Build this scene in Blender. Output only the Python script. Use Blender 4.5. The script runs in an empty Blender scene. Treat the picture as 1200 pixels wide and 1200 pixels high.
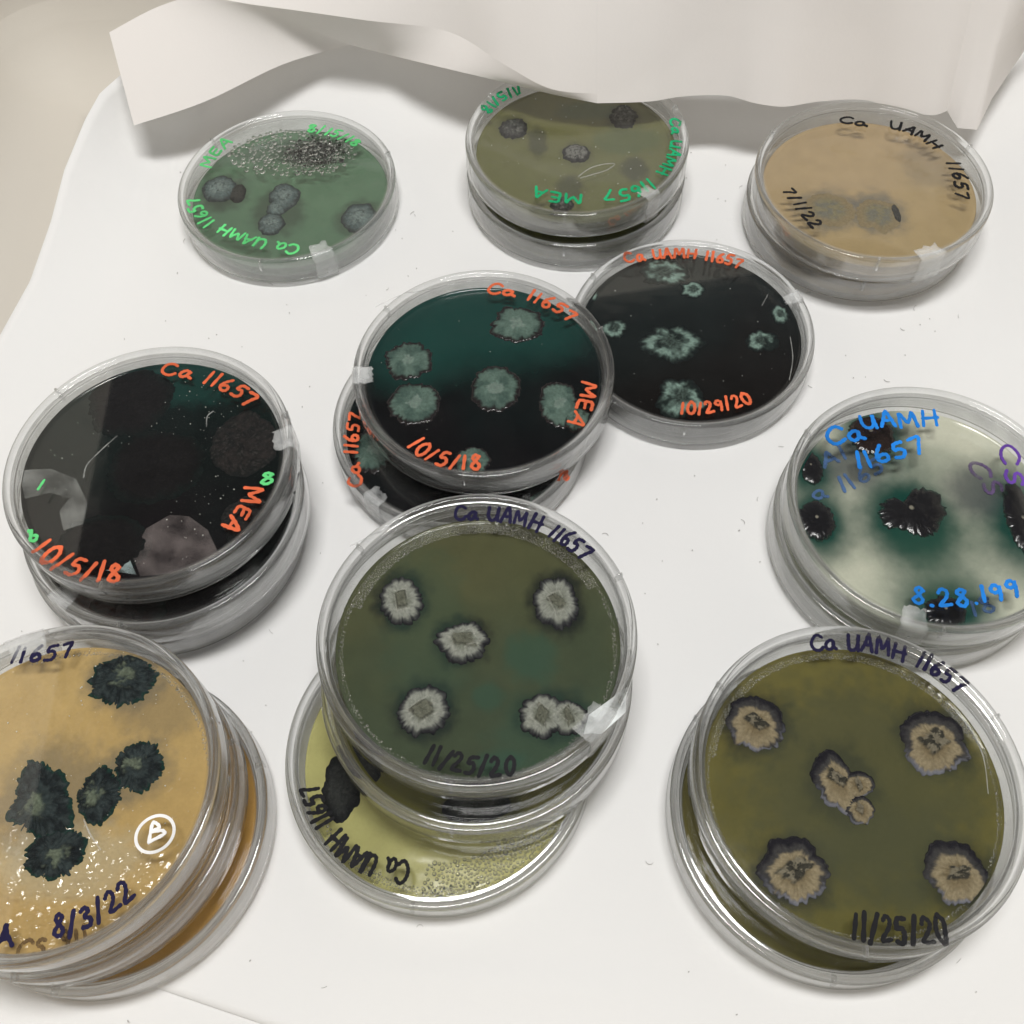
import bpy, math, random
import numpy as np

S = bpy.context.scene
MM = 0.001
R = math.radians

# ------------------------------------------------------------------ camera
cam_data = bpy.data.cameras.new('camera')
cam = bpy.data.objects.new('camera', cam_data)
S.collection.objects.link(cam)
cam.location = (0, 0, 0.31638)
cam.rotation_mode = 'XYZ'
from mathutils import Matrix, Vector
_look = Matrix.Rotation(R(90 - 59.65), 4, 'X') @ Matrix.Rotation(R(-2.792), 4, 'Z')
cam.rotation_euler = _look.to_euler()
cam_data.sensor_width = 36
cam_data.lens = 36 * 1183.51 / 1200
cam_data.clip_start = 0.01
cam_data.clip_end = 30
S.camera = cam

# ------------------------------------------------------------------ world: a dim room, paler towards its walls
w = bpy.data.worlds.new('World')
S.world = w
w.use_nodes = True
nt = w.node_tree
bg = nt.nodes['Background']
tc = nt.nodes.new('ShaderNodeTexCoord')
sx = nt.nodes.new('ShaderNodeSeparateXYZ')
nt.links.new(tc.outputs['Generated'], sx.inputs[0])
rp = nt.nodes.new('ShaderNodeValToRGB')
nt.links.new(sx.outputs['Z'], rp.inputs[0])
rp.color_ramp.elements[0].position = 0.0
rp.color_ramp.elements[0].color = (.74, .71, .66, 1)
rp.color_ramp.elements[1].position = 1.0
rp.color_ramp.elements[1].color = (.035, .035, .037, 1)
for p, c in ((.50, (.62, .62, .61, 1)), (.66, (.16, .165, .17, 1)), (.80, (.040, .036, .034, 1))):
    e = rp.color_ramp.elements.new(p)
    e.color = c
nt.links.new(rp.outputs[0], bg.inputs['Color'])
bg.inputs['Strength'].default_value = 1.12

# ------------------------------------------------------------------ lamp: the lit panel overhead
def lamp(name, loc, target, size, sy, power, col):
    d = bpy.data.lights.new(name, 'AREA')
    d.shape = 'RECTANGLE'
    d.size, d.size_y = size, sy
    d.energy = power
    d.color = col
    o = bpy.data.objects.new(name, d)
    S.collection.objects.link(o)
    o.location = loc
    o.rotation_euler = (Vector(target) - Vector(loc)).to_track_quat('-Z', 'Y').to_euler()
    return o
lamp('ceiling_panel', (0.03, 0.15, 1.1), (0.03, 0.15, 0), .42, .17, 9.2, (1, .985, .965))

# ------------------------------------------------------------------ picture
S.view_settings.view_transform = 'Standard'
S.view_settings.look = 'None'
S.view_settings.gamma = 1
S.view_settings.use_curve_mapping = False
S.view_settings.exposure = 0.11
S.render.engine = 'CYCLES'
cy = S.cycles
cy.max_bounces = 20
cy.transparent_max_bounces = 48
cy.transmission_bounces = 20
cy.glossy_bounces = 6
cy.diffuse_bounces = 5
cy.sample_clamp_indirect = 6
cy.use_denoising = True

# ------------------------------------------------------------------ mesh helpers
def link(name, me, parent=None):
    o = bpy.data.objects.new(name, me)
    S.collection.objects.link(o)
    if parent is not None:
        o.parent = parent
    return o

def mesh(name, verts, faces, mats, parent=None, smooth=True, mat_idx=None, cols=None):
    me = bpy.data.meshes.new(name)
    me.from_pydata([tuple(float(c) * MM for c in v) for v in verts], [], faces)
    for m in (mats if isinstance(mats, (list, tuple)) else [mats]):
        me.materials.append(m)
    me.polygons.foreach_set('use_smooth', [smooth] * len(me.polygons))
    if mat_idx is not None:
        me.polygons.foreach_set('material_index', mat_idx)
    if cols is not None:
        a = me.color_attributes.new('pigment', 'FLOAT_COLOR', 'POINT')
        c4 = np.ones((len(verts), 4), dtype=np.float32)
        c4[:, :3] = np.clip(cols, 0, 1)
        a.data.foreach_set('color', c4.ravel())
    me.update()
    return link(name, me, parent)

def thing(o, label, cat, group=None, kind=None):
    o['label'] = label
    o['category'] = cat
    if group:
        o['group'] = group
    if kind:
        o['kind'] = kind
    return o

def lathe(profile, mat_of, seg=144):
    """profile: closed list of (r, z); a point with r = 0 is a single pole"""
    verts, rows = [], []
    for r, z in profile:
        if r < 1e-6:
            rows.append([len(verts)])
            verts.append((0, 0, z))
        else:
            b = len(verts)
            rows.append(list(range(b, b + seg)))
            for k in range(seg):
                a = 2 * math.pi * k / seg
                verts.append((r * math.cos(a), r * math.sin(a), z))
    faces, mi = [], []
    n = len(rows)
    for i in range(n):
        A, B = rows[i], rows[(i + 1) % n]
        m = mat_of(i)
        if len(A) == 1 and len(B) == 1:
            continue
        for k in range(seg):
            k2 = (k + 1) % seg
            if len(A) == 1:
                faces.append((A[0], B[k2], B[k]))
            elif len(B) == 1:
                faces.append((A[k], A[k2], B[0]))
            else:
                faces.append((A[k], A[k2], B[k2], B[k]))
            mi.append(m)
    return verts, faces, mi

def _hash(ix, iy, seed):
    h = (ix.astype(np.int64) * 374761393 + iy.astype(np.int64) * 668265263 + seed * 1274126177) & 0xffffffff
    h = ((h ^ (h >> 13)) * 1274126177) & 0xffffffff
    return ((h ^ (h >> 16)) & 0xffff) / 65535.0

def noise(x, y, seed=0):
    x = np.asarray(x, float); y = np.asarray(y, float)
    ix = np.floor(x); iy = np.floor(y)
    fx = x - ix; fy = y - iy
    fx = fx * fx * (3 - 2 * fx); fy = fy * fy * (3 - 2 * fy)
    a = _hash(ix, iy, seed); b = _hash(ix + 1, iy, seed)
    c = _hash(ix, iy + 1, seed); d = _hash(ix + 1, iy + 1, seed)
    return (a * (1 - fx) + b * fx) * (1 - fy) + (c * (1 - fx) + d * fx) * fy

def fbm(x, y, seed=0, oct=4):
    s, a, t = 0, .5, 0
    for k in range(oct):
        s = s + a * noise(x * 2 ** k + 17.3 * k, y * 2 ** k + 5.1 * k, seed + k)
        t += a
        a *= .5
    return s / t

def smooth01(x):
    x = np.clip(x, 0, 1)
    return x * x * (3 - 2 * x)

def mix(a, b, f):
    f = np.asarray(f)[..., None]
    return np.asarray(a) * (1 - f) + np.asarray(b) * f

# ------------------------------------------------------------------ materials
def new_mat(name):
    m = bpy.data.materials.new(name)
    m.use_nodes = True
    n = m.node_tree
    n.nodes.clear()
    out = n.nodes.new('ShaderNodeOutputMaterial')
    return m, n, out

def principled(name, col, rough=.6, spec=.5, bump=None, mottled=0.0, coat=0.0):
    m, n, out = new_mat(name)
    p = n.nodes.new('ShaderNodeBsdfPrincipled')
    p.inputs['Base Color'].default_value = (*col, 1)
    p.inputs['Roughness'].default_value = rough
    p.inputs['Specular IOR Level'].default_value = spec
    p.inputs['Coat Weight'].default_value = coat
    p.inputs['Coat Roughness'].default_value = .08
    n.links.new(p.outputs[0], out.inputs[0])
    t = n.nodes.new('ShaderNodeTexCoord')
    if mottled:
        nz = n.nodes.new('ShaderNodeTexNoise')
        nz.inputs['Scale'].default_value = 60
        nz.inputs['Detail'].default_value = 5
        n.links.new(t.outputs['Object'], nz.inputs['Vector'])
        r = n.nodes.new('ShaderNodeValToRGB')
        r.color_ramp.elements[0].color = (*[c * (1 - mottled) for c in col], 1)
        r.color_ramp.elements[1].color = (*[min(1, c * (1 + mottled)) for c in col], 1)
        r.color_ramp.elements[0].position = .3
        r.color_ramp.elements[1].position = .7
        n.links.new(nz.outputs['Fac'], r.inputs[0])
        n.links.new(r.outputs[0], p.inputs['Base Color'])
    if bump:
        add_bump(n, p, t, bump)
    return m

def add_bump(n, p, t, layers):
    last = None
    for sc, dist, strength in layers:
        nz = n.nodes.new('ShaderNodeTexNoise')
        nz.inputs['Scale'].default_value = sc
        nz.inputs['Detail'].default_value = 4
        n.links.new(t.outputs['Object'], nz.inputs['Vector'])
        b = n.nodes.new('ShaderNodeBump')
        b.inputs['Strength'].default_value = strength
        b.inputs['Distance'].default_value = dist
        n.links.new(nz.outputs['Fac'], b.inputs['Height'])
        if last:
            n.links.new(last.outputs[0], b.inputs['Normal'])
        last = b
    n.links.new(last.outputs[0], p.inputs['Normal'])

def pigment(name, rough, spec, bump=None, coat=0.0, grain=.14):
    """base colour grown per vertex, broken up by a fine noise"""
    m, n, out = new_mat(name)
    p = n.nodes.new('ShaderNodeBsdfPrincipled')
    a = n.nodes.new('ShaderNodeVertexColor')
    a.layer_name = 'pigment'
    t = n.nodes.new('ShaderNodeTexCoord')
    nz = n.nodes.new('ShaderNodeTexNoise')
    nz.inputs['Scale'].default_value = 1100
    nz.inputs['Detail'].default_value = 3
    n.links.new(t.outputs['Object'], nz.inputs['Vector'])
    mr = n.nodes.new('ShaderNodeMapRange')
    mr.inputs['From Min'].default_value = .3
    mr.inputs['From Max'].default_value = .7
    mr.inputs['To Min'].default_value = 1 - grain
    mr.inputs['To Max'].default_value = 1 + grain
    n.links.new(nz.outputs['Fac'], mr.inputs['Value'])
    mx = n.nodes.new('ShaderNodeVectorMath')
    mx.operation = 'SCALE'
    n.links.new(a.outputs['Color'], mx.inputs[0])
    n.links.new(mr.outputs[0], mx.inputs['Scale'])
    n.links.new(mx.outputs[0], p.inputs['Base Color'])
    p.inputs['Roughness'].default_value = rough
    p.inputs['Specular IOR Level'].default_value = spec
    p.inputs['Coat Weight'].default_value = coat
    p.inputs['Coat Roughness'].default_value = .06
    if bump:
        add_bump(n, p, t, bump)
    n.links.new(p.outputs[0], out.inputs[0])
    return m

def clear_sheet(name, tint=(.97, .975, .97), haze=.02, rough=.03, gloss=1.0, milky=False):
    """thin clear polystyrene: lets light straight through, reflects more at a slant, a trace of scuffing"""
    m, n, out = new_mat(name)
    lw = n.nodes.new('ShaderNodeLayerWeight')
    lw.inputs['Blend'].default_value = .5
    pw = n.nodes.new('ShaderNodeMath'); pw.operation = 'POWER'
    n.links.new(lw.outputs['Facing'], pw.inputs[0]); pw.inputs[1].default_value = 4.5
    mr = n.nodes.new('ShaderNodeMapRange')
    n.links.new(pw.outputs[0], mr.inputs['Value'])
    mr.inputs['To Min'].default_value = .042 * gloss
    mr.inputs['To Max'].default_value = .95
    tr = n.nodes.new('ShaderNodeBsdfTransparent'); tr.inputs[0].default_value = (*tint, 1)
    gl = n.nodes.new('ShaderNodeBsdfGlossy'); gl.inputs['Roughness'].default_value = rough
    df = n.nodes.new('ShaderNodeBsdfTranslucent' if milky else 'ShaderNodeBsdfDiffuse'); df.inputs[0].default_value = (.9, .9, .9, 1)
    m1 = n.nodes.new('ShaderNodeMixShader'); m1.inputs[0].default_value = haze
    t = n.nodes.new('ShaderNodeTexCoord')
    nz = n.nodes.new('ShaderNodeTexNoise'); nz.inputs['Scale'].default_value = 90; nz.inputs['Detail'].default_value = 6
    n.links.new(t.outputs['Object'], nz.inputs['Vector'])
    hz = n.nodes.new('ShaderNodeMapRange')
    hz.inputs['From Min'].default_value = .35; hz.inputs['From Max'].default_value = .75
    hz.inputs['To Min'].default_value = haze * .4; hz.inputs['To Max'].default_value = haze * 1.8
    n.links.new(nz.outputs['Fac'], hz.inputs['Value'])
    n.links.new(hz.outputs[0], m1.inputs[0])
    n.links.new(tr.outputs[0], m1.inputs[1]); n.links.new(df.outputs[0], m1.inputs[2])
    m2 = n.nodes.new('ShaderNodeMixShader')
    n.links.new(mr.outputs[0], m2.inputs[0])
    n.links.new(m1.outputs[0], m2.inputs[1]); n.links.new(gl.outputs[0], m2.inputs[2])
    n.links.new(m2.outputs[0], out.inputs[0])
    return m

def clear_solid(name, ior, col, rough=0.0, haze=0.0):
    """refracting plastic or water, with a little scuffed whiteness"""
    m, n, out = new_mat(name)
    g = n.nodes.new('ShaderNodeBsdfGlass')
    g.inputs['IOR'].default_value = ior
    g.inputs['Color'].default_value = (*col, 1)
    g.inputs['Roughness'].default_value = rough
    if haze:
        df = n.nodes.new('ShaderNodeBsdfTranslucent'); df.inputs[0].default_value = (.85, .85, .84, 1)
        d2 = n.nodes.new('ShaderNodeBsdfDiffuse'); d2.inputs[0].default_value = (.85, .85, .84, 1)
        ma = n.nodes.new('ShaderNodeMixShader'); ma.inputs[0].default_value = .5
        n.links.new(df.outputs[0], ma.inputs[1]); n.links.new(d2.outputs[0], ma.inputs[2])
        mx = n.nodes.new('ShaderNodeMixShader'); mx.inputs[0].default_value = haze
        n.links.new(g.outputs[0], mx.inputs[1]); n.links.new(ma.outputs[0], mx.inputs[2])
        n.links.new(mx.outputs[0], out.inputs[0])
    else:
        n.links.new(g.outputs[0], out.inputs[0])
    return m

def film_mat(name, col, alpha, rough=.25):
    m, n, out = new_mat(name)
    p = n.nodes.new('ShaderNodeBsdfPrincipled')
    p.inputs['Base Color'].default_value = (*col, 1)
    p.inputs['Roughness'].default_value = rough
    t = n.nodes.new('ShaderNodeTexCoord')
    nz = n.nodes.new('ShaderNodeTexNoise'); nz.inputs['Scale'].default_value = 130; nz.inputs['Detail'].default_value = 5
    n.links.new(t.outputs['Object'], nz.inputs['Vector'])
    mr = n.nodes.new('ShaderNodeMapRange')
    mr.inputs['From Min'].default_value = .3; mr.inputs['From Max'].default_value = .7
    mr.inputs['To Min'].default_value = alpha * .25; mr.inputs['To Max'].default_value = min(1, alpha * 1.7)
    n.links.new(nz.outputs['Fac'], mr.inputs['Value'])
    n.links.new(mr.outputs[0], p.inputs['Alpha'])
    n.links.new(p.outputs[0], out.inputs[0])
    return m

M = {}
M['sheet'] = clear_sheet('clear_lid_plastic', (.985, .988, .985), .0015)
M['wall'] = clear_sheet('clear_wall_plastic', (.99, .994, .992), .09, .05, 3.0, True)
M['rim'] = clear_solid('clear_rim_plastic', 1.5, (.985, .99, .988), 0.0, .06)
M['water'] = clear_solid('condensed_water', 1.36, (1, 1, 1), 0.0, .025)
M['agar'] = pigment('agar_gel', .10, .4, [(35, .0015, .08)], grain=.035)
M['agar_wet'] = pigment('wet_rippled_agar_gel', .10, .6, [(160, .0010, .25), (520, .0005, .45)], grain=.04)
M['bead'] = clear_solid('beaded_water', 1.34, (1, 1, .98), 0.0, .10)
M['fungus'] = pigment('fungal_mat', .82, .12, [(420, .0008, .5), (1100, .0005, .6)])
M['fungus_wet'] = pigment('wet_fungal_edge', .22, .5, [(160, .0006, .2), (520, .0004, .35)])
M['paper'] = principled('white_paper', (.80, .80, .795), .75, .25, [(14, .008, .16), (45, .0015, .10), (700, .0002, .2)])
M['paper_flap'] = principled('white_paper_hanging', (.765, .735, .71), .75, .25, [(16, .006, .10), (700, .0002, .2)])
M['bin'] = principled('cream_plastic', (.62, .585, .525), .75, .4, [(500, .0002, .15)])
M['tape'] = film_mat('clear_tape', (.86, .88, .88), .20, .2)
M['tape_bright'] = film_mat('crumpled_clear_tape', (.86, .90, .90), .55, .2)
M['frost'] = film_mat('frosted_film', (.55, .56, .54), .22, .12)
M['blush'] = film_mat('pinkish_film', (.46, .39, .38), .20, .12)
M['ice'] = film_mat('pale_blue_film', (.60, .75, .75), .55, .2)
M['lint'] = principled('grey_lint', (.42, .41, .40), .9, .1)
M['speck'] = principled('pale_speck', (.75, .76, .70), .5, .4)
INK = dict(lime=(.12, .60, .20), green=(.015, .36, .15), black=(.012, .012, .014), orange=(.68, .135, .055),
           blue=(.015, .20, .66), violet=(.13, .055, .34), navy=(.014, .012, .045), white=(.85, .85, .83))
for k, c in INK.items():
    M['ink_' + k] = principled('marker_ink_' + k, c, .65, .12, None, .3)
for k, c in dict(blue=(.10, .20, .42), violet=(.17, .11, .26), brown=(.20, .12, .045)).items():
    M['pale_' + k] = film_mat('ink_under_gel_' + k, c, .62, .3)  # blue and violet paint the lid ink's reflection; brown is muted writing
# ------------------------------------------------------------------ the setting: bin, paper lining, hanging sheet
def rounded_loop(x0, x1, y0, y1, r, n=14):
    pts = []
    for cx, cy_, a0 in ((x1 - r, y1 - r, 0), (x0 + r, y1 - r, 90), (x0 + r, y0 + r, 180), (x1 - r, y0 + r, 270)):
        for k in range(n + 1):
            a = R(a0 + 90 * k / n)
            pts.append((cx + r * math.cos(a), cy_ + r * math.sin(a)))
    return pts

def build_bin():
    X0, X1, Y0, Y1, H, FR = -236, 262, -75, 462, 205, 46
    rings = []
    for k in range(9):                       # floor fillet
        a = R(90 * k / 8)
        ins = FR - FR * math.sin(a)
        rings.append((ins, FR - FR * math.cos(a) - 2.0))
    rings += [(-5, 120), (-9, H), (-9, H + 2), (-14, H + 2), (-22, H + 1), (-22, H - 12), (-19, H - 12), (-19, H - 1), (-13, H - 1)]
    rings += [(-8, 120), (-3, FR - 2), (FR * .3, 2), (FR, -5)]
    vs, rows = [], []
    for ins, z in rings:
        lp = rounded_loop(X0 + ins, X1 - ins, Y0 + ins, Y1 - ins, max(5, 40 - ins))
        rows.append(list(range(len(vs), len(vs) + len(lp))))
        vs += [(p[0], p[1], z + (62 * float(smooth01((-70 - p[0]) / 120)) * max(0, min(1, (z - 60) / 100)))) for p in lp]   # left end raised; unseen back rim shaped low to stay out of F's reflection
    fs = []
    n = len(rows[0])
    for A, B in zip(rows, rows[1:]):
        for k in range(n):
            fs.append((A[k], A[(k + 1) % n], B[(k + 1) % n], B[k]))
    fs.append(tuple(rows[0]))
    fs.append(tuple(reversed(rows[-1])))
    o = mesh('storage_bin', vs, fs, M['bin'])
    thing(o, 'cream plastic bin with rounded corners holding the paper and all the dishes', 'bin')
build_bin()

LEFT = [(-80, -216, 8), (236, -212, 9), (270, -200, 11), (298, -192, 13), (328, -188, 16), (355, -185.5, 20), (381, -179, 25), (393, -173, 29), (405, -160, 33), (445, -120, 42)]
def build_liner():
    NX, NY = 170, 170
    ly = np.array([p[0] for p in LEFT]); lx = np.array([p[1] for p in LEFT]); lz = np.array([p[2] for p in LEFT])
    vs = []
    for j in range(NY + 1):
        v = j / NY
        for i in range(NX + 1):
            u = i / NX
            xn = -214 + u * 460
            yf = max(-55, 36 - (xn + 117) * .337)
            y = yf + v * (446 - yf)
            xl = float(np.interp(y, ly, lx)); zl = float(np.interp(y, ly, lz))
            x = xl + u * (246 - xl)
            a = max(0, (xl + 36 - x) / 36)
            z = zl * a ** 1.8
            b = max(0, (x - 178) / 68)
            z = z + 34 * b ** 2
            c = max(0, (y - 385) / 61)
            z = max(z, 44 * c ** 2)
            z += 1.1 * math.exp(-((y - 29 + .10 * x) / 5.5) ** 2) * max(0, 1 - ((x + 12) / 56) ** 2)     # a soft crease by the near edge
            z += .5 * (float(noise(x / 60, y / 60, 3)) - .5) - .3
            vs.append((x, y, z))
    fs = []
    for j in range(NY):
        for i in range(NX):
            a = j * (NX + 1) + i
            fs.append((a, a + 1, a + NX + 2, a + NX + 1))
    o = mesh('paper_liner', vs, fs, M['paper'])
    md = o.modifiers.new('thickness', 'SOLIDIFY'); md.thickness = .0002; md.offset = -1
    thing(o, 'large white paper lining under the dishes, its left edge curling up the bin side', 'paper')
build_liner()

def build_under_sheet():
    vs = [(-215, -60, -1.2), (60, -60, -1.2), (60, 60, -1.2), (-215, 95, -1.2)]
    n = 24
    vs, fs = [], []
    for j in range(n + 1):
        for i in range(n + 1):
            u, v = i / n, j / n
            x = -212 + 290 * u; y = -62 + v * 140
            vs.append((x, y, -1.3 + .3 * float(noise(x / 40, y / 40, 8)) + 12 * max(0, (-175 - x) / 37) ** 2))
    for j in range(n):
        for i in range(n):
            a = j * (n + 1) + i
            fs.append((a, a + 1, a + n + 2, a + n + 1))
    o = mesh('paper_sheet', vs, fs, M['paper'])
    thing(o, 'second white paper showing past the cut edge of the lining at the near left', 'paper')
build_under_sheet()

LO= [(-155.6, 372.8, 27), (-125.9, 385.0, 28), (-93.2, 405.0, 30), (-66.5, 417.8, 28.5), (-61.5, 418.8, 28), (-55.4, 414.4, 29), (-27.8, 395.1, 34), (3.5, 378.4, 36), (24.9, 368.4, 36), (44.3, 362.2, 35.0), (66.2, 363.2, 33.8), (81.1, 366.5, 33.0), (99.5, 366.9, 32.1), (111.6, 361.9, 31.4), (124.0, 359.7, 30.7), (139.3, 362.9, 29.9), (158.0, 363.8, 29.0), (171.6, 358.3, 28.2), (185.3, 353.9, 27.4), (193.3, 356.6, 27.0), (197.5, 350.4, 23), (205.4, 348.7, 23), (213.8, 362.1, 28), (229.7, 381.2, 36), (244.3, 391.9, 44)]
MI= [(-161.7, 401.4, 52), (-141.0, 411.5, 56), (-123.4, 413.6, 58), (-99.1, 410.9, 55), (-77.3, 407.4, 53), (-52.0, 404.0, 50), (-17.5, 399.5, 46), (5.6, 378.6, 44), (24.7, 366.4, 40), (44.7, 360.5, 40), (65.8, 365.7, 48), (80.1, 367.3, 48), (97.6, 366.0, 48), (109.8, 363.4, 48), (122.1, 361.4, 48), (136.1, 361.4, 48), (155.3, 367.1, 44), (171.3, 365.9, 42), (186.0, 362.0, 42), (194.4, 364.2, 42), (199.6, 360.9, 38), (207.4, 363.1, 38), (213.4, 368.3, 42), (227.5, 384.3, 48), (244.3, 397.5, 52)]
HI= [(-164.8, 432.5, 70), (-141.7, 436.9, 70), (-119.2, 437.9, 72), (-94.9, 434.1, 73), (-72.4, 428.7, 75), (-46.8, 423.0, 77), (-14.6, 415.0, 80), (7.9, 406.1, 84), (24.6, 397.6, 88), (44.2, 392.5, 90), (65.7, 390.6, 90), (78.8, 389.5, 90), (95.2, 388.1, 90), (107.3, 387.1, 90), (119.7, 386.0, 90), (132.6, 384.9, 90), (148.8, 383.5, 90), (165.0, 382.2, 90), (183.6, 380.6, 90), (193.2, 379.8, 90), (201.8, 379.0, 90), (208.2, 378.5, 90), (214.3, 374.5, 92), (226.9, 373.4, 92), (238.4, 375.9, 90)]
def catmull(P, sub):
    P = [np.array(p, float) for p in P]
    out = []
    for i in range(len(P) - 1):
        a, b, c, d = P[max(0, i - 1)], P[i], P[i + 1], P[min(len(P) - 1, i + 2)]
        for k in range(sub):
            t = k / sub
            out.append(.5 * (2 * b + (c - a) * t + (2 * a - 5 * b + 4 * c - d) * t * t + (3 * b - 3 * c + d - a) * t ** 3))
    out.append(P[-1])
    return out

def straight(P, sub):
    return [P[i] * (1 - k / sub) + P[i + 1] * (k / sub) for i in range(len(P) - 1) for k in range(sub)] + [P[-1]]

def build_hanging():
    """one sheet of three panels that meet on creases: the folded corner, the middle, the turned right end"""
    sub = 6
    vs, fs = [], []
    K = 12
    NC = len(LO)
    L = [np.array(p, float) for p in LO]; Mi = [np.array(p, float) for p in MI]; H = [np.array(p, float) for p in HI]
    for i in range(9, NC):
        g = .06 + .40 * min(1, (i - 9) / 3)
        Mi[i] = L[i] * (1 - g) + H[i] * g
    for c0, c1 in ((0, 9), (9, 19), (19, NC - 1)):
        lo, mi, hi = ((straight if c0 == 19 else catmull)(P[c0:c1 + 1], sub) for P in (L, Mi, H))
        n = len(lo)
        flap = c0 == 0
        for lower in (True, False):
            b0 = len(vs)
            for k in range(K + 1):
                t = k / K
                for i in range(n):
                    p = (lo[i] * (1 - t) + mi[i] * t) if lower else (mi[i] * (1 - t) + hi[i] * t)
                    u = math.sin(math.pi * i / (n - 1))
                    if flap:
                        s = math.sin(math.pi * t) * u
                        p = p + np.array([0, -1.2, -1.0]) * s
                    else:                        # bellies out a little between the creases, all in one curve
                        tt = .45 * t if lower else .45 + .55 * t
                        p = p + np.array([0, 1.6, -.8]) * math.sin(math.pi * tt) * u
                    p = p + np.array([0, .5, .5]) * (float(fbm(p[0] / 30, p[2] / 18 + p[1] / 40, 12, 3)) - .5) * math.sin(math.pi * (t if flap else tt)) * u
                    vs.append(p)
            for k in range(K):
                for i in range(n - 1):
                    if flap and not lower and i < 2 * sub:
                        continue
                    a = b0 + k * n + i
                    fs.append((a, a + 1, a + n + 1, a + n))
    o = mesh('hanging_paper', vs, fs, M['paper_flap'])
    thing(o, 'creased white paper draped down the back of the bin with one corner folded forward', 'paper')
build_hanging()

def build_lint():
    rnd = random.Random(4)
    vs, fs = [], []
    for k in range(280):
        x, y = rnd.uniform(-180, 190), rnd.uniform(18, 380)
        L = rnd.choice((.25, .35, .5, .5, 2.2, 3.0)) * rnd.uniform(.6, 1.2)
        wd = .16 if L < 1 else .06
        a = rnd.uniform(0, 6.28); bend = rnd.uniform(-1.2, 1.2)
        pts = []
        px, py = x, y
        for s in range(5):
            pts.append((px, py, a))
            px += L / 4 * math.cos(a); py += L / 4 * math.sin(a); a += bend / 2
        b = len(vs)
        for px, py, a in pts:
            for sgn in (-1, 1):
                for z in (.12, .3):
                    vs.append((px - sgn * wd * math.sin(a), py + sgn * wd * math.cos(a), z))
        for s in range(4):
            q = b + s * 4
            for e, f in ((0, 1), (1, 3), (3, 2), (2, 0)):
                fs.append((q + e, q + f, q + f + 4, q + e + 4))
        fs.append((b, b + 1, b + 3, b + 2)); fs.append((b + 16, b + 18, b + 19, b + 17))
    o = mesh('lint', vs, fs, M['lint'], smooth=False)
    thing(o, 'tiny grey lint and dust specks scattered over the white paper', 'lint', kind='stuff')
build_lint()

# ------------------------------------------------------------------ handwriting
GL = {
 'C': (.75, [[(.72, .82), (.5, 1), (.25, .9), (.06, .6), (.05, .3), (.22, .05), (.48, .0), (.72, .16)]]),
 'a': (.62, [[(.5, .5), (.3, .58), (.08, .4), (.05, .15), (.22, .0), (.42, .14), (.5, .5), (.48, .18), (.66, .02)]]),
 'U': (.74, [[(.06, .95), (.05, .4), (.18, .05), (.42, .02), (.6, .25), (.64, .98), (.66, .5), (.7, .0)]]),
 'A': (.72, [[(.02, 0), (.2, .5), (.38, 1), (.5, .6), (.68, 0)], [(.14, .36), (.58, .4)]]),
 'M': (.9, [[(.04, 0), (.12, .96), (.3, .6), (.42, .32), (.6, .66), (.72, .98), (.84, 0)]]),
 'H': (.78, [[(.08, 1), (.06, 0)], [(.64, 1), (.66, 0)], [(.04, .5), (.74, .54)]]),
 'E': (.6, [[(.5, .98), (.12, .9), (.08, .5), (.1, .06), (.54, .04)], [(.1, .5), (.46, .54)]]),
 'S': (.58, [[(.5, .88), (.3, 1), (.1, .84), (.16, .6), (.42, .42), (.46, .16), (.26, .0), (.04, .12)]]),
 's': (.5, [[(.44, .6), (.2, .66), (.1, .5), (.34, .32), (.38, .1), (.06, .04)]]),
 'B': (.62, [[(.1, 0), (.1, 1), (.42, .94), (.46, .66), (.12, .54), (.5, .44), (.54, .12), (.1, .02)]]),
 '0': (.6, [[(.3, 1), (.1, .8), (.05, .4), (.16, .06), (.36, .02), (.52, .3), (.5, .76), (.28, 1)]]),
 '1': (.3, [[(.16, 1), (.1, 0)]]),
 '2': (.6, [[(.06, .78), (.24, 1), (.46, .84), (.36, .5), (.06, .04), (.56, .06)]]),
 '3': (.58, [[(.08, .9), (.32, 1), (.46, .78), (.22, .54), (.5, .36), (.4, .06), (.06, .06)]]),
 '5': (.62, [[(.56, .98), (.2, .94), (.12, .58), (.36, .6), (.48, .34), (.34, .04), (.04, .06)]]),
 '6': (.58, [[(.42, 1), (.16, .66), (.06, .26), (.2, .0), (.44, .1), (.46, .36), (.28, .46), (.08, .3)]]),
 '7': (.6, [[(.04, .9), (.5, .96), (.36, .5), (.24, 0)]]),
 '8': (.58, [[(.46, .84), (.26, 1), (.08, .8), (.28, .54), (.48, .24), (.28, .0), (.06, .2), (.28, .54), (.46, .84)]]),
 '9': (.58, [[(.46, .78), (.26, .98), (.08, .74), (.24, .52), (.44, .66), (.46, .9), (.42, .4), (.34, 0)]]),
 '/': (.44, [[(.36, 1.02), (.04, -.06)]]),
 '.': (.26, [[(.1, .04), (.14, .0)]]),
 ' ': (.42, []),
}

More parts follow.
